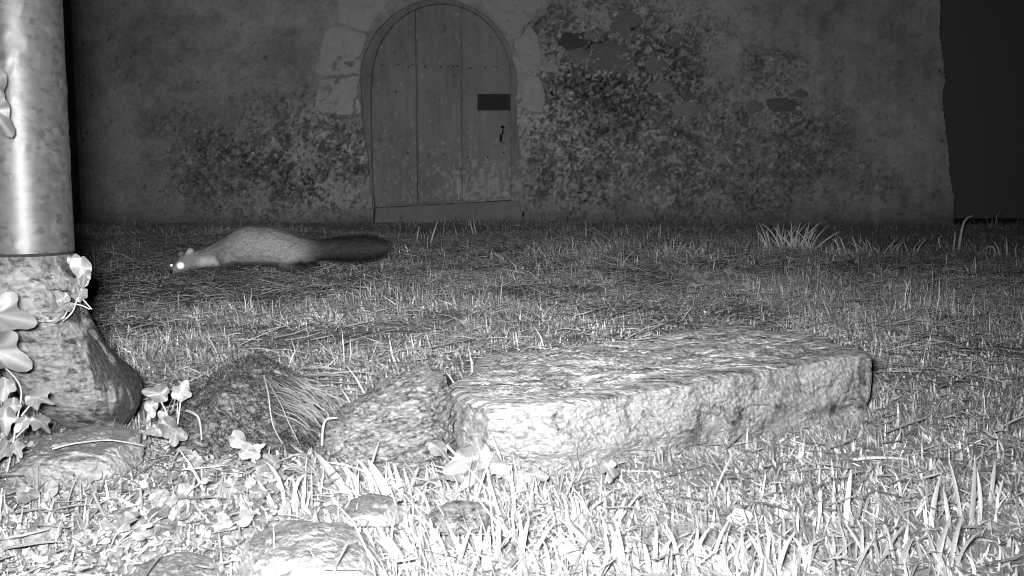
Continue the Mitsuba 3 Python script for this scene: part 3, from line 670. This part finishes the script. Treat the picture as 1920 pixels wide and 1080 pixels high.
# tufts and single stalks that stand out
def tuft(label, spec, name='grass_tuft', cat='grass tuft', a=0.35, group=None, Yf=None):
    """spec: stalks as polylines in survey units, (px, py) from the foot up, with widths in survey units."""
    k = thing(name, label, cat, group)
    for pts, wd in spec:
        (fx, fy) = pts[0]
        g = G(fx, fy) if Yf is None else P(fx, fy, Yf)
        Y0 = g[1]
        q = np.array([P(ax, ay, Y0 + 0.01 * j) for j, (ax, ay) in enumerate(pts)])
        q[0, 2] -= 0.006
        nq = len(q)
        from scipy.interpolate import PchipInterpolator
        tt = np.linspace(0, nq - 1, 7)
        c = PchipInterpolator(np.arange(nq), q)(tt)
        w = wd * Y0 / F * np.array([.8, 1, 1, .95, .8, .55, .12])
        tg = np.gradient(c, axis=0); vw = EYE - c
        sd = np.cross(tg, vw + np.random.default_rng(len(scene)).normal(0, .4, 3) * np.linalg.norm(vw, axis=1, keepdims=True)); sd /= np.linalg.norm(sd, axis=1, keepdims=True)
        md = np.cross(sd, tg); md /= np.linalg.norm(md, axis=1, keepdims=True)
        Lq, Rq = c - sd * w[:, None] / 2, c + sd * w[:, None] / 2
        vv = np.stack([Lq, c + md * w[:, None] * .18, Rq], 1).reshape(-1, 3)
        ff = []
        for j in range(6):
            for b in (0, 1):
                o = 3 * j + b
                ff += [[o, o + 1, o + 4], [o, o + 4, o + 3]]
        put('blade', (vv, ff), 'sheen', np.clip(a * (0.85 + 0.3 * n3(vv[:, 0] * 80, vv[:, 1] * 80, vv[:, 2] * 80, 2, 7)), 0, .8), True, k)
    return k


r = np.random.default_rng(190)
def fan(cx, cy, n, spread, h, wd):
    out = []
    for k in range(n):
        b = cx + r.uniform(-spread, spread); hh = h * r.uniform(0.45, 1.0); lean_ = (b - cx) * 0.25 + r.normal(0, h * 0.30)
        out.append(([(b, cy + r.uniform(-3, 5)), (b + lean_ * r.uniform(.3, .6), cy - hh * .55), (b + lean_, cy - hh)], wd * r.uniform(.7, 1.2)))
    return out
tuft('tall grass tuft standing above the lawn edge before the wall', fan(1478, 470, 40, 44, 56, 2.6), a=0.4)
tuft('second smaller tuft on the lawn edge right of the tall one', fan(1640, 478, 30, 80, 36, 2.6), a=0.32)
tuft('long bent grass stalk reaching up to the black doorway', [([(1797, 474), (1800, 450), (1808, 415), (1826, 404)], 4.2), ([(1786, 474), (1790, 450), (1791, 432)], 3.2), ([(1765, 470), (1760, 450), (1768, 443)], 3)], 'grass_stalk', 'grass stalk', a=0.5)
tuft('thin grass tuft at the right edge of the lawn horizon', [([(1860, 490), (1866, 470), (1858, 462), (1846, 470)], 3), ([(1886, 490), (1888, 465), (1886, 445)], 3), ([(1905, 490), (1904, 470), (1908, 455)], 3), ([(1876, 490), (1872, 468), (1862, 452)], 2.5)], a=0.4)
tuft('pair of grass stalks leaning right before the door', [([(806, 462), (812, 440), (821, 415)], 3.2), ([(780, 455), (783, 440), (786, 424)], 2.6), ([(762, 460), (768, 440), (777, 427)], 2.6), ([(888, 440), (884, 425), (880, 410)], 2.8), ([(893, 440), (890, 425), (887, 409)], 2.4)], 'grass_stalk', 'grass stalk', a=0.45)
tuft('broad strap leaves of a bulb plant below the layered stone', [([(655, 935), (632, 900), (606, 868), (592, 850)], 22), ([(740, 945), (715, 905), (690, 862)], 20), ([(672, 930), (655, 890), (640, 866)], 10), ([(760, 945), (748, 905), (738, 868)], 11), ([(700, 930), (690, 890), (668, 860)], 10), ([(765, 935), (775, 900), (786, 875)], 9),
      ([(752, 930), (733, 895), (728, 866)], 10), ([(535, 965), (530, 920), (512, 880), (490, 862)], 8), ([(520, 965), (500, 925), (482, 905)], 8), ([(545, 955), (560, 900), (575, 888)], 7), ([(555, 955), (552, 920), (548, 892)], 7), ([(566, 960), (570, 920), (572, 890)], 7)], 'bulb_plant', 'plant', a=0.17)
tuft('stout pale grass stubs standing at the lower right', [([(1585, 985), (1590, 930), (1596, 880)], 10), ([(1560, 985), (1564, 950), (1562, 920)], 8), ([(1575, 985), (1577, 955), (1578, 940)], 6), ([(1534, 1000), (1538, 950), (1537, 915)], 8)], a=0.24)
tuft('stout grey grass stubs near the right edge', [([(1805, 985), (1795, 930), (1778, 858)], 8), ([(1820, 985), (1826, 920), (1828, 852)], 11), ([(1835, 985), (1838, 930), (1832, 880)], 8), ([(1855, 950), (1862, 900), (1866, 862)], 8), ([(1745, 990), (1752, 940), (1764, 890)], 10), ([(1784, 1000), (1775, 950), (1768, 915)], 8)], a=0.2)
for kk, (cx, cy, n_, sp, h_, wd, lab) in enumerate([(1090, 985, 22, 70, 70, 8, 'below the middle of the slab'), (880, 1070, 30, 130, 105, 11, 'at the bottom edge left of centre'), (1230, 1075, 30, 140, 105, 11, 'at the bottom edge right of centre'), (1440, 1085, 20, 90, 110, 9, 'at the bottom right of the torn leaves'),
                                                    (640, 1010, 14, 60, 80, 7, 'behind the pale round stone'), (1700, 1070, 18, 120, 110, 9, 'in the bottom right corner'), (370, 940, 10, 60, 60, 6, 'among the round-leaved plants')]):
    tuft('dense bright grass clump ' + lab, fan(cx, cy, n_, sp, h_, wd), a=0.15)

# dry stems, each lying where it can be seen
stems_ = [([(770, 712), (745, 700), (720, 700)], 1.3), ]
def dry(label, pts, r_=0.0016, a=0.2, name='dry_stem', group=None):
    q = np.array([P(*p_) for p_ in pts])
    vv, ff = tube(q, np.linspace(r_, r_ * 0.7, len(q)), 8, 24)
    put(name, (vv, ff), 'sheen', lambda w: a * (0.8 + 0.4 * n3(w[:, 0] * 90, w[:, 1] * 90, w[:, 2] * 90, 2, 8)), True, label=label, cat='dry stem', group=group)
dry('curved dry stem arching over the right shoulder of the mossy stone', [(510, 695, 1.2), (545, 708, 1.17), (566, 735, 1.15), (610, 770, 1.13)], 0.0015, .18)
dry('pale stem running down the middle of the mossy stone', [(495, 705, 1.13), (503, 740, 1.11), (510, 790, 1.1), (530, 832, 1.09)], 0.0012, .12)
dry('second stem down the mossy stone, right of the pale one', [(500, 712, 1.13), (525, 755, 1.1), (545, 800, 1.09), (560, 830, 1.09)], 0.0009, .10)
dry('pale bent twig at the left foot of the mossy stone', [(350, 770, 1.09), (370, 780, 1.08), (376, 800, 1.08), (378, 825, 1.08)], 0.0015, .16)
dry('pale grass stem bent round the left end of the layered stone', [(604, 835, 1.07), (606, 800, 1.07), (615, 785, 1.07), (632, 784, 1.07)], 0.0015, .18)
dry('straight thin stick lying in front of the slab corner', [(838, 835, 1.0), (880, 880, .98), (925, 930, .96), (958, 965, .95)], 0.0016, .2)
dry('long pale straw stem lying right of the slab', [(1600, 862, 1.12), (1645, 858, 1.12), (1690, 860, 1.12), (1722, 872, 1.12)], 0.0020, .32)
dry('thin stem arching across the flat stone under the pipe', [(98, 842, .99), (150, 830, 1.0), (215, 826, 1.02), (270, 836, 1.02)], 0.0010, .2)
dry('long stem slanting across the lower left leaves', [(30, 895, .97), (55, 920, .95), (70, 955, .93)], 0.0014, .2)
dry('stem leaning in the leaves above the half buried stone', [(175, 925, .93), (200, 975, .91), (215, 1000, .9)], 0.0014, .18)
def mat(label, name, gen, n):
    vs, fs, cs, off = [], [], [], 0
    for _ in range(n):
        q, rr, al = gen()
        vv, ff = tube(np.array([P(*p_) for p_ in q]), np.linspace(rr, rr * .6, len(q)), 5, 10)
        vs.append(vv); fs.append(ff + off); off += len(vv); cs.append(np.full(len(vv), al))
    put(name, (np.vstack(vs), np.vstack(fs)), 'sheen', np.concatenate(cs), True, label=label, cat='dead stems', kind='stuff')
def g1():
    x0, y0 = r.uniform(495, 570), r.uniform(695, 765); L = r.uniform(30, 95)
    return [(x0, y0, 1.15), (x0 + L * .5, y0 + L * .3, 1.12 - .02 * r.uniform()), (x0 + L, y0 + L * r.uniform(.5, .9), 1.11)], r.uniform(.0003, .0007), r.uniform(.03, .15)
def g2():
    x0, y0 = r.uniform(440, 640), r.uniform(682, 765); L = r.uniform(40, 110)
    return [(x0, y0, 1.38), (x0 + L * .5, y0 - L * .08 + 6, 1.35), (x0 + L, y0 + L * r.uniform(-.2, .2), 1.38)], r.uniform(.0005, .0011), r.uniform(.04, .22)
def g3():
    x0, y0 = r.uniform(270, 620), r.uniform(800, 905); L = r.uniform(20, 80) * r.choice([-1, 1])
    g = G(x0, y0)[1]
    return [(x0, y0, g - .005), (x0 + L * .5, y0 - r.uniform(4, 16), g - .008), (x0 + L, y0 + r.uniform(-20, 12), g - .004)], r.uniform(.0005, .0013), r.uniform(.03, .2)
mat('tangle of thin dead grass stems hanging over the right side of the mossy stone', 'dead_stems', g1, 110)
mat('dark dead stems in the hollow behind the mossy stone', 'dead_stems', g2, 70)
mat('dead stems and stalks strewn before the mossy stone', 'dead_stems', g3, 140)
# moss on the mossy stone
fp, fi = trimesh.sample.sample_surface(mossy, 16000, seed=3)
fn = mossy.face_normals[fi]
ok = fn[:, 2] > -0.2
fp, fn = fp[ok], fn[ok]
dr_ = fn * 0.7 + np.array([0.25, -0.1, -0.5]) + r.normal(0, .45, fp.shape); dr_ /= np.linalg.norm(dr_, axis=1, keepdims=True)
sd = np.cross(dr_, fn + 0.01); sd /= np.linalg.norm(sd, axis=1, keepdims=True)
L = r.uniform(.003, .009, len(fp))[:, None]
v = np.stack([fp - sd * .0007 - fn * .001, fp + sd * .0007 - fn * .001, fp + dr_ * L], 1)
put('moss', (v.reshape(-1, 3), np.arange(3 * len(fp)).reshape(-1, 3)), 'matte', np.repeat(np.clip(0.012 + 0.10 * r.uniform(0, 1, len(fp)) ** 3 + 0.06 * (n3(fp[:, 0] * 40, fp[:, 1] * 40, fp[:, 2] * 40, 3, 9) - .5), .01, .4), 3), False, 'mossy_stone', kind='stuff')

# ---------------------------------------------------------------- the marten
MY = 3.3
def M(px, py, dy=0.0): return P(px, py, MY + dy)
k_ = MY / F
S = [((352, 490), 18, -.015), ((336, 500), 12, -.035), ((326, 508), 6.5, -.048)]
chain = [((352, 490), 18, -.015), ((385, 484), 17, 0), ((425, 473), 27, 0.005), ((466, 460), 38, .01), ((508, 462), 37, .01), ((552, 471), 30, .01), ((592, 468), 19, .01), ((640, 466), 20, .012), ((684, 464), 21, .02), ((706, 463), 14, .022)]
def bones(seq): return [bone(M(*a, da), ra * k_, M(*b, db), rb * k_) for (a, ra, da), (b, rb, db) in zip(seq[:-1], seq[1:])]
legs = [[((422, 480), 17, -.022), ((436, 499), 11, -.03), ((418, 510), 8, -.03), ((402, 517), 8, -.034)], [((420, 480), 16, .03), ((408, 500), 10, .035), ((388, 508), 7, .035), ((376, 515), 7, .035)],
        [((550, 474), 22, -.012), ((534, 494), 15, -.02), ((566, 505), 8, -.03), ((552, 517), 8.5, -.034)], [((556, 474), 20, .03), ((560, 496), 12, .04), ((594, 503), 8, .04), ((582, 515), 8, .04)]]
ears = [bone(M(356, 474, -.028), 8 * k_, M(357, 471, -.027), 7 * k_), bone(M(341, 478, .02), 7 * k_, M(340, 476, .022), 6 * k_)]
body = smooth_union(bones(S) + bones(chain) + sum((bones(l) for l in legs), []) + ears, 0.005, 40)
def dist(q, a, b):
    a, b = np.asarray(a), np.asarray(b)
    t = np.clip(((q - a) @ (b - a)) / ((b - a) @ (b - a)), 0, 1)
    return np.linalg.norm(q - a - t[:, None] * (b - a), axis=1)
def fur_col(q):
    a = np.full(len(q), 0.36)
    nk = M(412, 470)[0]
    a = a - 0.12 * np.exp(-((q[:, 0] - nk) / 0.05) ** 2)
    a = np.where(True, a * (1 - 0.84 * ss(M(530, 0)[0], M(600, 0)[0], q[:, 0] + 0.02 * (fbm(q * 40, 3, 6) - .5))), a)
    for l in legs:
        dl = np.minimum(dist(q, M(*l[1][0], l[1][2]), M(*l[2][0], l[2][2])), dist(q, M(*l[2][0], l[2][2]), M(*l[3][0], l[3][2])))
        a = a * (1 - 0.75 * ss(0.030, 0.016, dl))
    zb = M(0, 486)[2]
    a = a * (1 - 0.5 * ss(zb, zb - 0.012, q[:, 2]) * (q[:, 0] > M(415, 0)[0]))
    th = dist(q, M(374, 498, -.03), M(398, 496, -.03))
    a = a * (1 - 0.25 * ss(M(380, 0)[0], M(360, 0)[0], q[:, 0]))
    a = a + (0.62 - a) * ss(0.034, 0.012, th + 0.006 * (fbm(q * 90, 2, 4) - .5)) * ss(M(352, 0)[0], M(372, 0)[0], q[:, 0])
    a = np.where(dist(q, M(354, 471, -.03), M(355, 469, -.03)) < 0.014, 0.5, a)
    return np.clip(a, 0.04, .65) * (0.9 + 0.2 * fbm(q * 60, 3, 3))
mart = thing('marten', 'long-bodied marten creeping left through the grass with shining eye, pale throat and dark bushy tail', 'marten')
put('body', body, 'matte', fur_col, True, mart)
r = np.random.default_rng(200)
fp, fi = trimesh.sample.sample_surface(body, 26000, seed=5)
fn = body.face_normals[fi]
back = np.array([1, 0, -0.15])
tail = ss(M(590, 0)[0], M(640, 0)[0], fp[:, 0]); headm = ss(M(380, 0)[0], M(350, 0)[0], fp[:, 0])
L = (0.014 + 0.016 * tail) * (1 - 0.75 * headm) * r.uniform(.6, 1.2, len(fp))
dr_ = back * 0.9 + fn * (0.5 + 0.35 * tail)[:, None] + r.normal(0, .12, fp.shape)
dr_ /= np.linalg.norm(dr_, axis=1, keepdims=True)
sd = np.cross(dr_, fn); sd /= np.linalg.norm(sd, axis=1, keepdims=True) + 1e-9
w_ = 0.0009
v = np.stack([fp - sd * w_ - fn * .001, fp + sd * w_ - fn * .001, fp + dr_ * L[:, None]], 1)
put('fur', (v.reshape(-1, 3), np.arange(3 * len(fp)).reshape(-1, 3)), 'matte', np.repeat(fur_col(fp) * r.uniform(.75, 1.25, len(fp)), 3), False, mart, kind='stuff')
for (ex, ey, rr) in ((338.5, 498, 8.5), (321.5, 497.5, 3.2)):
    o = P(ex, ey, MY - 0.3); d = P(ex, ey, MY) - o; d /= np.linalg.norm(d)
    loc, _, _ = body.ray.intersects_location([o], [d], multiple_hits=False)
    c = loc[0] if len(loc) else M(ex, ey, -.035)
    s = trimesh.creation.icosphere(3)
    n_ = EYE - c; n_ /= np.linalg.norm(n_)
    q = s.vertices - (s.vertices @ n_)[:, None] * n_ * 0.72             # a shallow lens-shaped eye
    put('eye', (q * rr * k_ + c, s.faces), 'eyeshine', smooth=True, parent=mart, label='bright shining eye' if rr > 5 else None)
s = trimesh.creation.icosphere(2)
put('nose', (s.vertices * [0.006, 0.006, 0.005] + M(322, 509, -.056), s.faces), 'hole', smooth=True, parent=mart)
